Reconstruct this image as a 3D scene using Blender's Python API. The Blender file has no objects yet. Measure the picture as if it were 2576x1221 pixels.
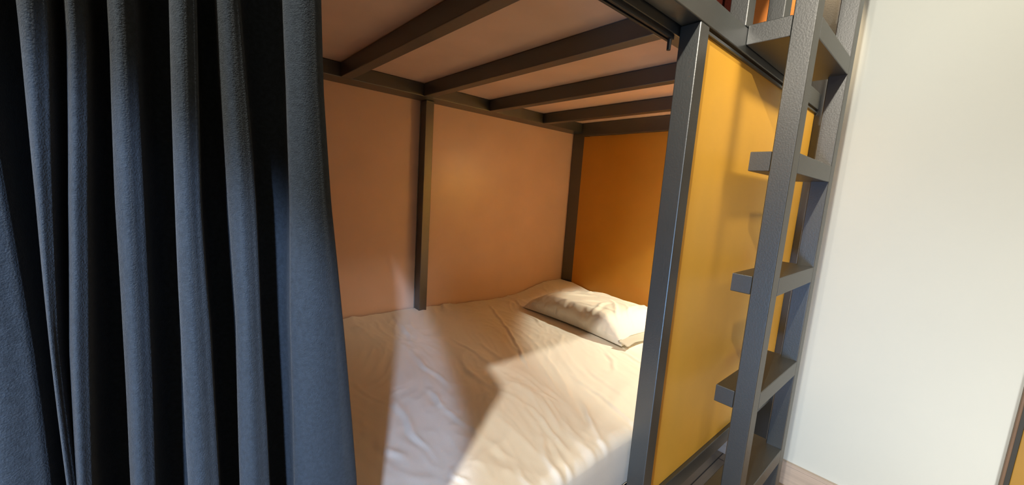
import bpy, bmesh, math, random
from mathutils import Vector, Matrix, noise
random.seed(7)
SC = bpy.context.scene
C = SC.collection

# ---------------------------------------------------------------- camera
f_px = 981.4
cam = bpy.data.cameras.new('camera'); cam.sensor_width = 36.0
cam.lens = f_px / 2576 * 36.0; cam.clip_start = 0.02
co = bpy.data.objects.new('camera', cam); C.objects.link(co)
FW = Vector((0.65588453, 0.74242679, -0.13644761))
RT = Vector((0.75384902, -0.6535732, 0.06748128))
UP = Vector((0.03907859, 0.14712082, 0.98834626))
m = Matrix((RT, UP, -FW)).transposed().to_4x4()
m.translation = Vector((0, -0.4, 1.128))
co.matrix_world = m
SC.camera = co

# ---------------------------------------------------------------- world, exposure
w = bpy.data.worlds.new('world'); SC.world = w; w.use_nodes = True
w.node_tree.nodes['Background'].inputs[0].default_value = (0.9, 0.75, 0.6, 1)
w.node_tree.nodes['Background'].inputs[1].default_value = 0.012
SC.view_settings.view_transform = 'Standard'
SC.view_settings.look = 'None'
SC.view_settings.gamma = 1.0
SC.view_settings.use_curve_mapping = False
SC.view_settings.exposure = 0.0

# ---------------------------------------------------------------- lights
def aim(o, target):
    d = Vector(target) - o.location
    o.rotation_euler = d.to_track_quat('-Z', 'Y').to_euler()
def light(name, kind, loc, energy, color, target=None, **kw):
    l = bpy.data.lights.new(name, kind); l.energy = energy; l.color = color
    for k, v in kw.items(): setattr(l, k, v)
    o = bpy.data.objects.new(name, l); C.objects.link(o); o.location = loc
    if target: aim(o, target)
    return o
# warm ceiling downlight of the aisle, a little left of the camera
light('aisle_light', 'POINT', (-0.47, -0.41, 2.22), 128, (1.0, 0.915, 0.765), shadow_soft_size=0.018)
# added fill further left, brightens the steel faces turned that way
light('aisle_light', 'POINT', (-1.65, -0.42, 2.30), 60, (1.0, 0.915, 0.765), shadow_soft_size=0.03)
# reading lamp inside the bunk at the head end, behind the front panel
light('reading_light', 'SPOT', (1.775, 0.085, 1.27), 35, (1.0, 1.0, 0.80), (1.775, 0.085, 0.5),
      spot_size=math.radians(109), spot_blend=0.12, shadow_soft_size=0.02)
light('reading_glow', 'POINT', (1.76, 0.085, 1.29), 1.5, (1.0, 0.86, 0.66), shadow_soft_size=0.04)
# cool light of the doorway behind the photographer
light('doorway_light', 'SPOT', (-0.50, -1.20, 1.36), 165, (0.54, 0.70, 1.0), (-0.365, 0.0, 0.70),
      spot_size=math.radians(51), spot_blend=0.10, shadow_soft_size=0.03, use_square=True)
light('low_daylight', 'AREA', (-1.45, -0.62, 0.50), 3.5, (0.28, 0.56, 1.0), (0.2, 0.0, 0.55), size=0.30, spread=math.radians(54))
# added low fill that brightens the right wall
light('wall_fill', 'AREA', (0.2, -1.2, 0.7), 3.3, (1.0, 0.97, 0.93), (1.867, -0.75, 0.25), size=0.3, spread=math.radians(76))
# added soft fill for the front rail, ladder and ochre panel
light('panel_fill', 'AREA', (1.15, -1.50, 2.45), 3.0, (1.0, 0.90, 0.72), (1.28, 0.0, 1.66), shape='RECTANGLE', size=1.3, size_y=0.25, spread=math.radians(40))
# lamp in the upper bunk
light('upper_lamp', 'SPOT', (1.45, 0.10, 2.35), 30, (1.0, 0.72, 0.42), (1.811, 0.09, 1.85), spot_size=math.radians(27), spot_blend=0.1, shadow_soft_size=0.02)

# ---------------------------------------------------------------- materials
def mat(name, col, rough=0.6, spec=0.4, metal=0.0, var=0.0, vscale=8, bump=0.0, bscale=200, sheen=0.0, stretch=(1, 1, 1), coat=0.0, col2=None):
    M = bpy.data.materials.new(name); M.use_nodes = True
    nt = M.node_tree; b = nt.nodes['Principled BSDF']
    b.inputs['Base Color'].default_value = (*col, 1)
    b.inputs['Roughness'].default_value = rough
    b.inputs['Metallic'].default_value = metal
    b.inputs['Specular IOR Level'].default_value = spec
    if sheen:
        b.inputs['Sheen Weight'].default_value = sheen
        b.inputs['Sheen Roughness'].default_value = 0.5
    if coat: b.inputs['Coat Weight'].default_value = coat
    tc = nt.nodes.new('ShaderNodeTexCoord'); mp = nt.nodes.new('ShaderNodeMapping')
    mp.inputs['Scale'].default_value = stretch
    nt.links.new(tc.outputs['Object'], mp.inputs[0])
    if var or col2:
        n = nt.nodes.new('ShaderNodeTexNoise'); n.inputs['Scale'].default_value = vscale
        n.inputs['Detail'].default_value = 6
        nt.links.new(mp.outputs[0], n.inputs['Vector'])
        r = nt.nodes.new('ShaderNodeValToRGB')
        c2 = col2 or tuple(min(1, c * (1 + var)) for c in col)
        c1 = tuple(c * (1 - var) for c in col)
        r.color_ramp.elements[0].position = 0.3; r.color_ramp.elements[1].position = 0.7
        r.color_ramp.elements[0].color = (*c1, 1); r.color_ramp.elements[1].color = (*c2, 1)
        nt.links.new(n.outputs['Fac'], r.inputs[0]); nt.links.new(r.outputs[0], b.inputs['Base Color'])
    if bump:
        n2 = nt.nodes.new('ShaderNodeTexNoise'); n2.inputs['Scale'].default_value = bscale
        n2.inputs['Detail'].default_value = 3
        nt.links.new(mp.outputs[0], n2.inputs['Vector'])
        bp = nt.nodes.new('ShaderNodeBump'); bp.inputs['Strength'].default_value = bump
        bp.inputs['Distance'].default_value = 0.002
        nt.links.new(n2.outputs['Fac'], bp.inputs['Height']); nt.links.new(bp.outputs[0], b.inputs['Normal'])
    return M
STEEL = mat('dark_painted_steel', (0.015, 0.0195, 0.019), 0.42, 0.6, var=0.10, vscale=14, bump=0.12, bscale=260)
TRACK = mat('black_track', (0.012, 0.012, 0.013), 0.5)
STEEL.node_tree.nodes['Principled BSDF'].inputs['IOR'].default_value = 2.0
PANEL_IN = mat('orange_laminate', (0.63, 0.44, 0.335), 0.33, 0.5, var=0.05, vscale=5, bump=0.05, bscale=500)
PANEL_END = mat('deep_orange_laminate', (0.60, 0.27, 0.030), 0.42, 0.35, var=0.05, vscale=5, bump=0.05, bscale=500)
PANEL_OUT = mat('yellow_ochre_laminate', (0.90, 0.47, 0.055), 0.50, 0.25, var=0.06, vscale=4, bump=0.05, bscale=500)
DECK = mat('deck_underside_board', (0.62, 0.44, 0.34), 0.7, 0.2, var=0.06, vscale=6, bump=0.1, bscale=400)
CLOTH = mat('slate_blue_curtain_cloth', (0.050, 0.064, 0.080), 0.95, 0.15, var=0.16, vscale=300, bump=0.5, bscale=900, sheen=0.12)
SHEET = mat('white_cotton_sheet', (0.80, 0.755, 0.67), 0.75, 0.2, bump=0.12, bscale=600, sheen=0.1)
PILLOWCASE = mat('white_cotton_pillowcase', (0.78, 0.75, 0.67), 0.75, 0.2, bump=0.12, bscale=600, sheen=0.1)
DARKWALL = mat('dark_grey_wall_paint', (0.10, 0.085, 0.075), 0.8)
WALL = mat('cream_wall_paint', (0.735, 0.785, 0.755), 0.8, 0.2, var=0.015, vscale=3, bump=0.05, bscale=120)
CEIL = mat('ceiling_paint', (0.20, 0.18, 0.155), 0.9)
BASEB = mat('pale_wood_skirting', (0.60, 0.50, 0.42), 0.5, 0.4, var=0.10, vscale=6, stretch=(1, 0.4, 14))
DOORF = mat('grey_brown_frame', (0.20, 0.13, 0.085), 0.5, var=0.1)
DOORG = mat('dark_door_rebate', (0.05, 0.05, 0.045), 0.6)
DOORL = mat('ochre_door_leaf', (0.42, 0.24, 0.045), 0.5, var=0.06)
def floor_mat():
    M = mat('pale_wood_plank_floor', (0.52, 0.41, 0.30), 0.38, 0.45)
    nt = M.node_tree; b = nt.nodes['Principled BSDF']
    tc = nt.nodes.new('ShaderNodeTexCoord')
    br = nt.nodes.new('ShaderNodeTexBrick'); br.inputs['Scale'].default_value = 1.0
    br.inputs['Brick Width'].default_value = 1.2; br.inputs['Row Height'].default_value = 0.15
    br.inputs['Mortar Size'].default_value = 0.0025
    br.inputs['Color1'].default_value = (0.56, 0.44, 0.31, 1); br.inputs['Color2'].default_value = (0.47, 0.37, 0.27, 1)
    br.inputs['Mortar'].default_value = (0.10, 0.08, 0.06, 1)
    nt.links.new(tc.outputs['Object'], br.inputs[0])
    n = nt.nodes.new('ShaderNodeTexNoise'); n.inputs['Scale'].default_value = 4; n.inputs['Detail'].default_value = 8
    mp = nt.nodes.new('ShaderNodeMapping'); mp.inputs['Scale'].default_value = (1, 14, 1)
    nt.links.new(tc.outputs['Object'], mp.inputs[0]); nt.links.new(mp.outputs[0], n.inputs[0])
    mx = nt.nodes.new('ShaderNodeMix'); mx.data_type = 'RGBA'; mx.blend_type = 'MULTIPLY'; mx.inputs[0].default_value = 0.35
    nt.links.new(br.outputs['Color'], mx.inputs[6]); nt.links.new(n.outputs['Fac'], mx.inputs[7])
    nt.links.new(mx.outputs[2], b.inputs['Base Color'])
    return M
FLOOR = floor_mat()

# ---------------------------------------------------------------- helpers
def box(bm, x0, x1, y0, y1, z0, z1, bev=0.0):
    b2 = bmesh.new()
    r = bmesh.ops.create_cube(b2, size=1)
    for v in r['verts']:
        v.co = Vector(((x0 + x1) / 2 + v.co.x * (x1 - x0), (y0 + y1) / 2 + v.co.y * (y1 - y0), (z0 + z1) / 2 + v.co.z * (z1 - z0)))
    if bev:
        bmesh.ops.bevel(b2, geom=b2.edges[:], offset=bev, segments=2, affect='EDGES', profile=0.5)
    me = bpy.data.meshes.new('tmp'); b2.to_mesh(me); b2.free(); bm.from_mesh(me); bpy.data.meshes.remove(me)
def boxes(*bs):
    bm = bmesh.new()
    for b in bs: box(bm, *b)
    return bm
def obj(name, bm, material, parent=None, smooth=False):
    me = bpy.data.meshes.new(name); bm.to_mesh(me); bm.free()
    if smooth:
        for p in me.polygons: p.use_smooth = True
    me.materials.append(material)
    o = bpy.data.objects.new(name, me); C.objects.link(o)
    if parent:
        o.parent = parent
        o.matrix_parent_inverse = Matrix.Translation(-world_loc(parent))
    return o
def world_loc(o):
    l = o.location.copy() if o.type == 'EMPTY' else Vector((0, 0, 0))
    return l
def thing(name, label, cat, loc):
    o = bpy.data.objects.new(name, None); C.objects.link(o); o.location = loc; o.empty_display_size = 0.05
    o['label'] = label; o['category'] = cat
    return o
def tag(o, label, cat):
    o['label'] = label; o['category'] = cat; return o
def struct(name, bm, material, parent=None):
    o = obj(name, bm, material, parent)
    if not parent: o['kind'] = 'structure'
    return o

# ---------------------------------------------------------------- room
XW = 1.867
struct('floor', boxes((-2.2, 2.0, -1.75, 1.35, -0.06, 0.0)), FLOOR)
struct('ceiling', boxes((-2.2, 2.0, -1.75, 1.35, 2.75, 2.81)), CEIL)
struct('wall_right', boxes((XW, XW + 0.10, -0.600, 1.30, 0.0, 2.75), (XW, XW + 0.10, -1.70, -0.600, 2.1, 2.75),
                           (XW, XW + 0.10, -1.75, -1.45, 0.0, 2.1)), WALL)
struct('wall_back', boxes((-2.2, XW, 1.22, 1.32, 0.0, 2.75)), WALL)
struct('wall_front', boxes((-2.2, XW, -1.75, -1.65, 0.0, 2.75)), DARKWALL)
struct('wall_left', boxes((-2.2, -2.1, -1.65, 1.22, 0.0, 2.75)), DARKWALL)
bb = bmesh.new()
box(bb, XW - 0.013, XW, -0.585, 1.215, 0.0, 0.088, 0.002)
box(bb, XW - 0.017, XW, -0.585, 1.215, 0.088, 0.101, 0.002)
struct('baseboard_right', bb, BASEB)
door = bpy.data.objects.new('door_1', None); C.objects.link(door); door.location = (XW, -1.0, 0); door['kind'] = 'structure'
def dpart(n, bm, mm): return obj(n, bm, mm, door)
dpart('door_frame', boxes((XW - 0.018, XW + 0.06, -0.601, -0.594, 0.0, 2.09, 0.002), (XW - 0.018, XW + 0.06, -1.449, -1.437, 0.0, 2.09, 0.002),
                          (XW - 0.018, XW + 0.06, -1.437, -0.601, 2.078, 2.09, 0.002)), DOORF)
dpart('rebate', boxes((XW - 0.006, XW + 0.055, -0.6120, -0.6015, 0.0, 2.077, 0.001)), DOORG)
dl = dpart('door_leaf', boxes((XW - 0.004, XW + 0.036, -1.436, -0.6125, 0.006, 2.077, 0.002)), DOORL)

# ---------------------------------------------------------------- bunk bed
T = 0.002
bed = thing('bunk_bed', 'dark grey steel two-tier bunk bed with orange and ochre board panels', 'bunk bed', (0.9, 0.6, 0))
X_L, X_R = -0.24, 1.86
def bpart(name, *bs, m=STEEL, label=None, parent=None):
    o = obj(name, boxes(*bs), m, parent or bed)
    if label: o['label'] = label
    return o
# posts
bpart('post', (0.822, 0.862, 0.0, 0.044, 0.0, 1.489, T))
bpart('post', (1.813, 1.8630, -0.012, 0.05, 0.0, 2.65, T))
bpart('post', (X_L - 0.04, X_L, 0.0, 0.044, 0.0, 2.65, T))
bpart('post', (0.822, 0.860, 1.130, 1.178, 0.30, 1.471, T))
bpart('post', (1.824, 1.8630, 1.085, 1.178, 0.0, 2.65, T))
bpart('post', (X_L - 0.04, X_L, 1.130, 1.178, 0.0, 2.65, T))
bpart('post', (1.045, 1.087, 0.0, 0.042, 1.548, 2.65, T))
bpart('post', (1.292, 1.345, 0.0, 0.042, 1.548, 2.65, T))
# rails
bpart('front_rail', (X_L, 1.812, 0.0, 0.044, 1.490, 1.547, T), (X_L, 1.812, 0.046, 0.080, 1.470, 1.521, T))
bpart('back_rail', (X_L, 1.823, 1.082, 1.179, 1.472, 1.521, T))
bpart('end_rail', (1.782, 1.811, 0.081, 1.081, 1.452, 1.521, T))
bpart('bottom_rail', (0.863, 1.812, 0.0, 0.044, 0.342, 0.391, T), (X_L, 0.821, 0.0, 0.044, 0.342, 0.391, T),
      (X_L, 1.823, 1.135, 1.178, 0.342, 0.391, T), (1.782, 1.811, 0.045, 1.134, 0.342, 0.391, T))
bpart('base_board', (X_L, 1.811, 0.045, 1.134, 0.392, 0.404), m=DECK)
for x in (-0.205, 0.13, 0.463, 0.784, 1.116, 1.466):
    bpart('slat', (x, x + 0.038, 0.081, 1.081, 1.472, 1.521, T))
# curtain track under the front rail
tr = bpart('curtain_track', (X_L, 0.808, 0.047, 0.053, 1.459, 1.4695, 0.001), (X_L, 0.808, 0.058, 0.064, 1.459, 1.4695, 0.001), m=TRACK)
pb = bmesh.new()
bmesh.ops.create_cone(pb, cap_ends=True, segments=14, radius1=0.004, radius2=0.0045, depth=0.024, matrix=Matrix.Translation((0.799, 0.052, 1.449)))
obj('end_stop', pb, TRACK, tr)
# boards
bpart('back_panel', (X_L, 0.8215, 1.1805, 1.192, 0.392, 1.500), (0.8605, 1.8625, 1.1805, 1.192, 0.392, 1.500), m=PANEL_IN, label='orange-brown back panels of the lower bunk')
bpart('head_panel', (1.812, 1.823, 0.052, 1.084, 0.392, 1.451), m=PANEL_END, label='deep orange panel at the head end of the lower bunk')
bpart('foot_panel', (X_L - 0.03, X_L - 0.018, 0.045, 1.129, 0.0, 2.62), m=PANEL_END)  # unseen foot end, added to keep stray light out of the bunk
bpart('front_panel', (0.863, 1.811, 0.011, 0.024, 0.392, 1.489), m=PANEL_OUT, label='yellow ochre panel behind the ladder')
bpart('panel_bead', (0.863, 1.811, 0.004, 0.0105, 1.478, 1.484), m=STEEL)
bpart('upper_deck', (X_L, 1.811, 0.05, 1.179, 1.5225, 1.540), m=DECK, label='pinkish brown board above the slats')
bpart('upper_back_panel', (X_L, 1.8625, 1.1805, 1.192, 1.542, 2.62), m=PANEL_IN)
bpart('upper_head_panel', (1.812, 1.823, 0.052, 1.084, 1.548, 2.62), m=mat('upper_orange_laminate', (0.80, 0.33, 0.10), 0.5, 0.3))
bpart('top_rail', (X_L, 1.812, 0.0, 0.044, 2.60, 2.65, T))

# ---------------------------------------------------------------- ladder
ladder = thing('ladder', 'dark grey steel ladder with flat treads standing in front of the ochre panel', 'ladder', (1.26, -0.11, 0))
Y0, Y1 = -0.134, -0.090
obj('stile', boxes((1.061, 1.109, Y0, Y1, 0.0, 2.5, T)), STEEL, ladder)
obj('stile', boxes((1.445, 1.493, Y0, Y1, 0.0, 2.5, T)), STEEL, ladder)
for i in range(6):
    zt = 1.554 - 0.2989 * i if i < 5 else 1.554 + 0.2989
    yb = -0.045 if i not in (0,) else -0.001
    bm = bmesh.new()
    out = [(1.1095, Y0), (1.4445, Y0), (1.4445, Y1 + 0.0005), (1.470, Y1 + 0.0005), (1.470, yb), (1.061, yb), (1.061, Y1 + 0.0005), (1.1095, Y1 + 0.0005)]
    lo = [bm.verts.new((x, y, zt - 0.046)) for x, y in out]; hi = [bm.verts.new((x, y, zt)) for x, y in out]
    bm.faces.new(list(reversed(lo))); bm.faces.new(hi)
    for k in range(8): bm.faces.new((lo[k], lo[(k + 1) % 8], hi[(k + 1) % 8], hi[k]))
    bmesh.ops.bevel(bm, geom=[e for e in bm.edges if abs(e.verts[0].co.z - e.verts[1].co.z) < 1e-4], offset=0.0018, segments=2, affect='EDGES', profile=0.5)
    obj('tread', bm, STEEL, ladder)

# ---------------------------------------------------------------- mattress and sheet
def strokes_height(x, y, S, wd):
    h = 0.0
    for k, (x0, y0, x1, y1) in enumerate(S):
        dx, dy = x1 - x0, y1 - y0; L = math.hypot(dx, dy)
        t = ((x - x0) * dx + (y - y0) * dy) / (L * L)
        if t < -0.25 or t > 1.25: continue
        wob = 0.006 * math.sin(t * 5 + k * 1.7) + 0.006 * noise.noise(Vector((x * 18, y * 18, k)))
        d = ((x - x0) * dy - (y - y0) * dx) / L + wob
        if abs(d) > 0.09: continue
        tap = max(0.0, 1 - abs(2 * t - 1) ** 2.5 / (1.5 ** 2.5))
        w1 = wd * (0.75 + 0.5 * ((k * 37) % 10) / 10)
        a = (0.0030 + 0.0045 * ((k * 53) % 10) / 10) * (0.6 + 0.8 * noise.noise(Vector((t * 2.0, k * 3.1, 0))))
        h += a * tap * (math.exp(-(d / w1) ** 2) - 0.45 * math.exp(-((d - 1.7 * w1) / (1.2 * w1)) ** 2))
    return h
ST = [(0.78,0.77,0.77,0.45),(0.68,0.54,0.68,0.39),(0.98,0.70,0.89,0.51),(1.14,0.99,0.91,0.53),(0.42,0.49,0.39,0.20),(0.52,0.48,0.52,0.30),
      (0.41,0.38,0.40,0.25),(0.78,0.26,0.72,0.15),(0.83,0.21,0.72,0.05),(0.81,0.17,0.69,-0.01),(0.77,0.35,0.78,0.24),(0.53,0.18,0.52,0.08),
      (0.64,0.19,0.58,0.06),(0.41,0.20,0.41,0.15),(0.33,0.35,0.35,0.26),(0.46,0.19,0.47,0.12),(0.64,0.14,0.60,0.02),(0.54,0.29,0.52,0.16),
      (1.18,0.36,1.08,0.27),(1.25,0.35,1.22,0.22),(0.37,0.64,0.40,0.50),(0.71,1.12,0.64,0.83),(1.23,0.83,1.19,0.71),(1.32,1.04,1.27,0.91),
      (1.02,0.33,0.95,0.14),(0.93,0.30,0.88,0.10),(0.70,0.28,0.66,0.12),(0.87,0.80,0.83,0.55),(0.60,0.70,0.58,0.50)]
def smooth(a, b, x):
    t = min(1, max(0, (x - a) / (b - a))); return t * t * (3 - 2 * t)
def ridge(v, p=1.0): return (1 - min(1, abs(v) * 2.4)) ** p
def sheet_z(x, y):
    z = 0.552
    z += 0.010 * noise.noise(Vector((x * 2.2, y * 2.2, 3.1)))
    # rotate so that the creases run from the back towards the front edge
    u = x * 0.96 - y * 0.26; v = x * 0.26 + y * 0.96
    w1 = noise.noise(Vector((u * 3.0, v * 2.0, 0.3)))
    w2 = noise.noise(Vector((u * 5.0, v * 3.0, 9.3)))
    amp = 0.35 + 0.65 * smooth(-0.15, 0.35, noise.noise(Vector((u * 2.5 + 5, v * 2.5, 1.3))))
    z += 0.0060 * amp * ridge(noise.noise(Vector((u * 7 + 2.2 * w1, v * 2.6 + w2, 7.7))), 1.6)
    z += 0.0032 * amp * ridge(noise.noise(Vector((u * 15 + 3.0 * w2, v * 5.0 + 2 * w1, 1.7))), 1.4)
    z += 0.0010 * ridge(noise.noise(Vector((u * 34 + 4 * w1, v * 14.0 + 3 * w2, 4.2))), 1.2)
    z += 0.95 * strokes_height(x, y, ST, 0.0075)
    # cloth pushed up against the back panel towards the head
    z += 0.040 * smooth(0.80, 1.12, y) * smooth(1.30, 1.72, x)
    z -= 0.022 * smooth(1.02, 1.15, y) * (1 - smooth(1.45, 1.70, x)) * smooth(0.9, 1.3, x)
    return z
def make_mattress():
    bm = bmesh.new()
    NX, NY = 420, 240
    xa, xb, ya, yb = -0.225, 1.806, 0.050, 1.172
    R = 0.030
    rows = []
    # parameter s runs from the underside of the front edge, over the top, to the back
    path = [(ya + 0.004, 0.412), (ya + 0.001, 0.44), (ya, 0.47), (ya, 0.50)]
    for k in range(1, 8):
        a = k / 8 * math.pi / 2
        path.append((ya + R - R * math.cos(a), 0.524 + R * math.sin(a)))
    n0 = len(path)
    for k in range(NY + 1):
        path.append((ya + R + (yb - ya - R) * k / NY, None))
    for i in range(NX + 1):
        x = xa + (xb - xa) * i / NX
        row = []
        for k, (y, z) in enumerate(path):
            if z is None:
                zz = sheet_z(x, y)
            else:
                t = smooth(0.50, 0.554, z)
                zz = z + t * (sheet_z(x, ya + R) - 0.554)
                y = y + 0.004 * noise.noise(Vector((x * 8, z * 5, 2))) * (1 - t) + 0.002
            row.append(bm.verts.new((x, y, zz)))
        rows.append(row)
    for i in range(NX):
        for k in range(len(path) - 1):
            bm.faces.new((rows[i][k], rows[i + 1][k], rows[i + 1][k + 1], rows[i][k + 1]))
    # underside and ends
    for i in (0, NX):
        lo = [bm.verts.new((v.co.x, v.co.y, 0.408)) for v in rows[i]]
        for k in range(len(path) - 1):
            q = (rows[i][k], rows[i][k + 1], lo[k + 1], lo[k])
            bm.faces.new(q if i else tuple(reversed(q)))
        rows.append(lo)
    lo0, lo1 = rows[-2], rows[-1]
    for k in range(len(path) - 1):
        bm.faces.new((lo0[k], lo0[k + 1], lo1[k + 1], lo1[k]))
    return bm
mt = obj('mattress', make_mattress(), SHEET, None, smooth=True)
tag(mt, 'mattress covered by a rumpled white sheet on the lower bunk', 'mattress')

# ---------------------------------------------------------------- pillow
def make_pillow():
    bm = bmesh.new()
    N, Mv = 110, 130
    x0, x1, y0, y1 = 1.272, 1.800, 0.372, 0.930
    def top(u, v, sgn):
        X = x0 + (x1 - x0) * u; Y = y0 + (y1 - y0) * v
        du = min(u, 1 - u) * (x1 - x0); dv = min(v, 1 - v) * (y1 - y0)
        full_u = 1 - (1 - min(1, du / (0.048 if u < 0.5 else 0.16))) ** 2.6
        full_v = 1 - (1 - min(1, dv / 0.15)) ** 2.0
        e = max(0, full_u) ** 0.62 * max(0, full_v) ** 0.75
        # corner nearest the camera lies flat (open end of the case)
        thick = 0.094 * (1 - 0.52 * smooth(0.22, 1.0, u)) * (1 - 0.15 * smooth(.6, 1, v))
        # edges pinch in between the corners
        Y += 0.018 * math.sin(math.pi * u) * (1 if v < .5 else -1) * (abs(v - .5) * 2) ** 3
        X += 0.020 * math.sin(math.pi * v) * (1 if u < .5 else -1) * (abs(u - .5) * 2) ** 4
        base = 0.562 + 0.010 * smooth(0.5, 1, v) * smooth(.4, 1, u)
        wr = 0
        if sgn > 0:
            for k, (a, b, c, d, am, wd) in enumerate([(0.0,.98,.42,.72,.006,.018),(.05,.80,.40,.60,.005,.014),(.02,.62,.30,.40,.005,.016),(.0,.30,.34,.36,.005,.016),
                     (.30,.98,.50,.45,.007,.020),(.5,.9,.75,.5,.006,.018),(.08,.05,.45,.40,.006,.018),(.25,.04,.52,.34,.005,.014),(.6,.05,.62,.35,.006,.018),(.8,.08,.7,.5,.005,.02),
                     (.1,.45,.2,.2,.004,.012),(.55,.75,.9,.7,.004,.02),(.4,.2,.9,.3,.004,.016)]):
                dx, dy = c - a, d - b; L = math.hypot(dx, dy)
                t = ((u - a) * dx + (v - b) * dy) / (L * L)
                if -.2 < t < 1.2:
                    dd = ((u - a) * dy - (v - b) * dx) / L + .012 * math.sin(t * 6 + k)
                    wr += am * max(0, 1 - abs(2 * t - 1) ** 3 / 2.7) * (math.exp(-(dd / wd) ** 2) - .4 * math.exp(-((dd - 2 * wd) / wd / 1.2) ** 2))
            wr += 0.004 * noise.noise(Vector((X * 12, Y * 12, 5)))
        Z = base + (thick * e + wr * min(1, e * 1.6) if sgn > 0 else -0.004 * e)
        # side bulge above the seam on the long near edge
        if sgn > 0 and u < 0.5:
            X -= 0.014 * e * (1 - e) * 4 * (1 - abs(2 * v - 1) ** 4)
            X += (0.007 * noise.noise(Vector((Y * 22, e * 2.2 + Y * 6, 8))) + 0.003 * noise.noise(Vector((Y * 60, e * 5, 3)))) * min(1, e * 3)
        return (X, Y, Z)
    def par(i, n):   # denser towards the borders
        t = i / n; return 0.5 - 0.5 * math.cos(math.pi * t) if True else t
    g = {}
    for s in (1, -1):
        for i in range(N + 1):
            for j in range(Mv + 1):
                border = i in (0, N) or j in (0, Mv)
                if s < 0 and border: g[s, i, j] = g[1, i, j]; continue
                g[s, i, j] = bm.verts.new(top(par(i, N), par(j, Mv), s))
    for s in (1, -1):
        for i in range(N):
            for j in range(Mv):
                q = (g[s, i, j], g[s, i + 1, j], g[s, i + 1, j + 1], g[s, i, j + 1])
                bm.faces.new(q if s > 0 else tuple(reversed(q)))
    return bm
pil = thing('pillow', 'flat white pillow lying at the head end of the lower bunk', 'pillow', (1.53, 0.65, 0.56))
obj('cushion', make_pillow(), PILLOWCASE, pil, smooth=True)
# hem flap of the pillowcase at the near corner
def make_flap():
    bm = bmesh.new(); rows = []
    for i in range(33):
        u = i / 32; r = []
        for j in range(9):
            v = j / 8
            x = 1.262 + 0.50 * u + 0.010 * (1 - v); y = 0.384 - 0.040 * (1 - v) * (1 - 0.5 * u) + 0.006 * math.sin(u * 9)
            z = 0.566 + 0.016 * v + 0.005 * math.sin(u * 14 + v * 2) * (1 - v) 
            r.append(bm.verts.new((x, y, z)))
        rows.append(r)
    for i in range(32):
        for j in range(8): bm.faces.new((rows[i][j], rows[i + 1][j], rows[i + 1][j + 1], rows[i][j + 1]))
    bmesh.ops.solidify(bm, geom=bm.faces[:], thickness=0.003)
    return bm
obj('pillowcase_hem', make_flap(), PILLOWCASE, pil, smooth=True)

# ---------------------------------------------------------------- curtain
ZL = [0.80, 0.90, 1.0, 1.10, 1.20, 1.28]
FE = [  # (lit ridge start, lit ridge end) in metres along the track at the levels above
  ([-.2320]*6, [-.2120]*6),
  ([-.1990]*6, [-.1850]*6),
  ([-.1760]*6, [-.1600,-.1600,-.1590,-.1560,-.1550,-.1550]),
  ([-.1450]*6, [-.1180,-.1180,-.1170,-.1150,-.1130,-.1130]),
  ([-0.1030, -0.1030, -0.1001, -0.0992, -0.0990, -0.0990], [-0.0710, -0.0710, -0.0720, -0.0745, -0.0770, -0.0790]),
  ([-0.0620, -0.0620, -0.0620, -0.0625, -0.0640, -0.0660], [-0.0570, -0.0570, -0.0575, -0.0545, -0.0515, -0.0500]),
  ([-0.0565, -0.0565, -0.0560, -0.0520, -0.0466, -0.0450], [-0.0480, -0.0479, -0.0455, -0.0421, -0.0365, -0.0350]),
  ([-0.0330, -0.0329, -0.0313, -0.0291, -0.0252, -0.0240], [-0.0180, -0.0176, -0.0156, -0.0131, -0.0108, -0.0100]),
  ([0.0010, 0.0015, 0.0032, 0.0036, 0.0036, 0.0040], [0.0220, 0.0220, 0.0220, 0.0192, 0.0190, 0.0190]),
  ([0.0380, 0.0380, 0.0376, 0.0336, 0.0306, 0.0300], [0.0620, 0.0600, 0.0560, 0.0530, 0.0482, 0.0450]),
  ([0.0820, 0.0797, 0.0777, 0.0790, 0.0780, 0.0760], [0.1430, 0.1329, 0.1231, 0.1140, 0.1083, 0.1060]),
]
def interp(z, a):
    if z <= ZL[0]: return a[0] + (a[0] - a[1]) * min(2.5, (ZL[0] - z) / 0.1) * 0.5
    if z >= ZL[-1]: return a[-1]
    for k in range(5):
        if z <= ZL[k + 1]:
            t = (z - ZL[k]) / (ZL[k + 1] - ZL[k]); return a[k] * (1 - t) + a[k + 1] * t
def catmull(P, n):
    out = []
    Q = [P[0]] + P + [P[-1]]
    for i in range(1, len(Q) - 2):
        p0, p1, p2, p3 = Q[i - 1], Q[i], Q[i + 1], Q[i + 2]
        for k in range(n):
            t = k / n
            out.append(tuple(0.5 * ((2 * p1[c]) + (-p0[c] + p2[c]) * t + (2 * p0[c] - 5 * p1[c] + 4 * p2[c] - p3[c]) * t * t + (-p0[c] + 3 * p1[c] - 3 * p2[c] + p3[c]) * t ** 3) for c in (0, 1)))
    out.append(P[-1]); return out
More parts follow.
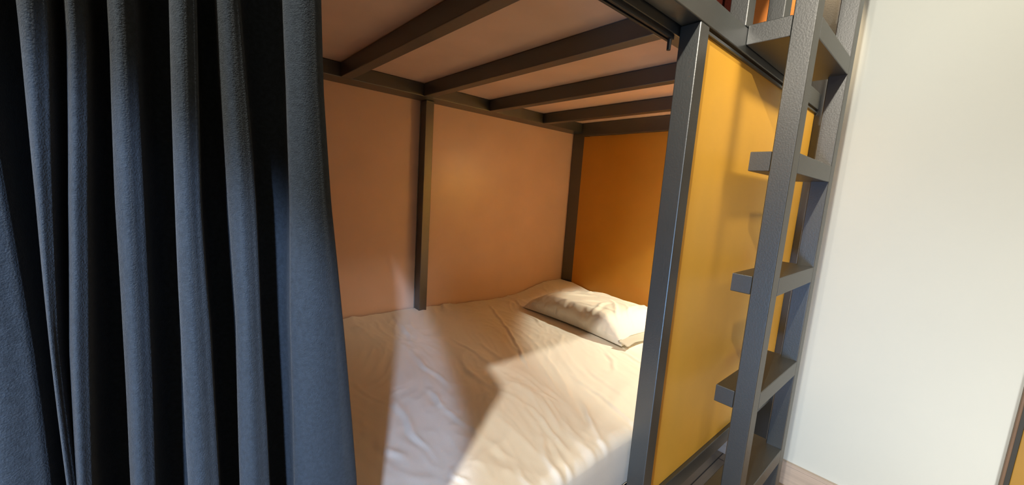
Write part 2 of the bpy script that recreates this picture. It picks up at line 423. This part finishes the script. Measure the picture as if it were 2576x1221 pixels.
def make_curtain():
    bm = bmesh.new(); rows = []
    nz = 110
    for r in range(nz + 1):
        z = 0.28 + (1.4585 - 0.28) * r / nz
        k = 1 - smooth(1.40, 1.45, z)               # folds flatten a little towards the track
        P = []
        for i, (a, b) in enumerate(FE):
            A, B = interp(z, a), interp(z, b)
            wv = 0.0015 * math.sin(z * 11 + (i - 2) * 2)
            A += wv; B += wv
            yf = -0.022 + 0.004 * math.sin((i - 2) * 2.3 + z * 3)
            yb = 0.030
            last = i == len(FE) - 1
            P.append((A + 0.000, yf + 0.006))
            P.append((A + (B - A) * 0.35, yf - 0.004))
            P.append((A + (B - A) * 0.75, yf - 0.001))
            if last:
                P.append((B, yf + 0.010)); P.append((B - 0.003, yf + 0.022)); P.append((B - 0.010, 0.022))
            else:
                P.append((B, yf + 0.006))
                nA = interp(z, FE[i + 1][0])
                gap = nA - B
                P.append((B + gap * 0.15, yb - 0.010))
                P.append((B + gap * 0.55, yb))
                P.append((nA + 0.004, yb - 0.008))
                P.append((nA + 0.003, yf + 0.020))
        yc = 0.020
        P = [(x, (yc + (y - yc)) * k + (1 - k) * (0.056 + (y - 0.004) * 0.35)) for x, y in P]
        rows.append([bm.verts.new((x, y, z)) for x, y in catmull(P, 5)])
    for r in range(nz):
        for i in range(len(rows[0]) - 1):
            bm.faces.new((rows[r][i], rows[r][i + 1], rows[r + 1][i + 1], rows[r + 1][i]))
    bmesh.ops.solidify(bm, geom=bm.faces[:], thickness=0.0012)
    return bm
cur = obj('curtain', make_curtain(), CLOTH, None, smooth=True)
tag(cur, 'slate blue curtain gathered in deep folds at the left of the bunk opening', 'curtain')

# ---------------------------------------------------------------- dark red pleated surface across the front of the upper bunk
RED = mat('dark_red_pleats', (0.085, 0.016, 0.010), 0.95, 0.1, var=0.15, vscale=200, bump=0.4, bscale=800)
def make_upper_pleats():
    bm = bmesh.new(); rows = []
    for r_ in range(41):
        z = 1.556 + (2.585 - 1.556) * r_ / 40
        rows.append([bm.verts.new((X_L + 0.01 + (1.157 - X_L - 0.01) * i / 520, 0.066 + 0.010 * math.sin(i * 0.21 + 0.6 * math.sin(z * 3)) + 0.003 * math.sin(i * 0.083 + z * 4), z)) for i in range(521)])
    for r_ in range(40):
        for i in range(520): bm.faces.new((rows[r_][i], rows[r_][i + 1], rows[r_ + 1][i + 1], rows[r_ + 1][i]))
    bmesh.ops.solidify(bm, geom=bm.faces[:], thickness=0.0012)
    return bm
uc = obj('curtain', make_upper_pleats(), RED, None, smooth=True)
tag(uc, 'dark red pleated surface across the upper bunk, behind the guard post above the front rail', 'curtain')
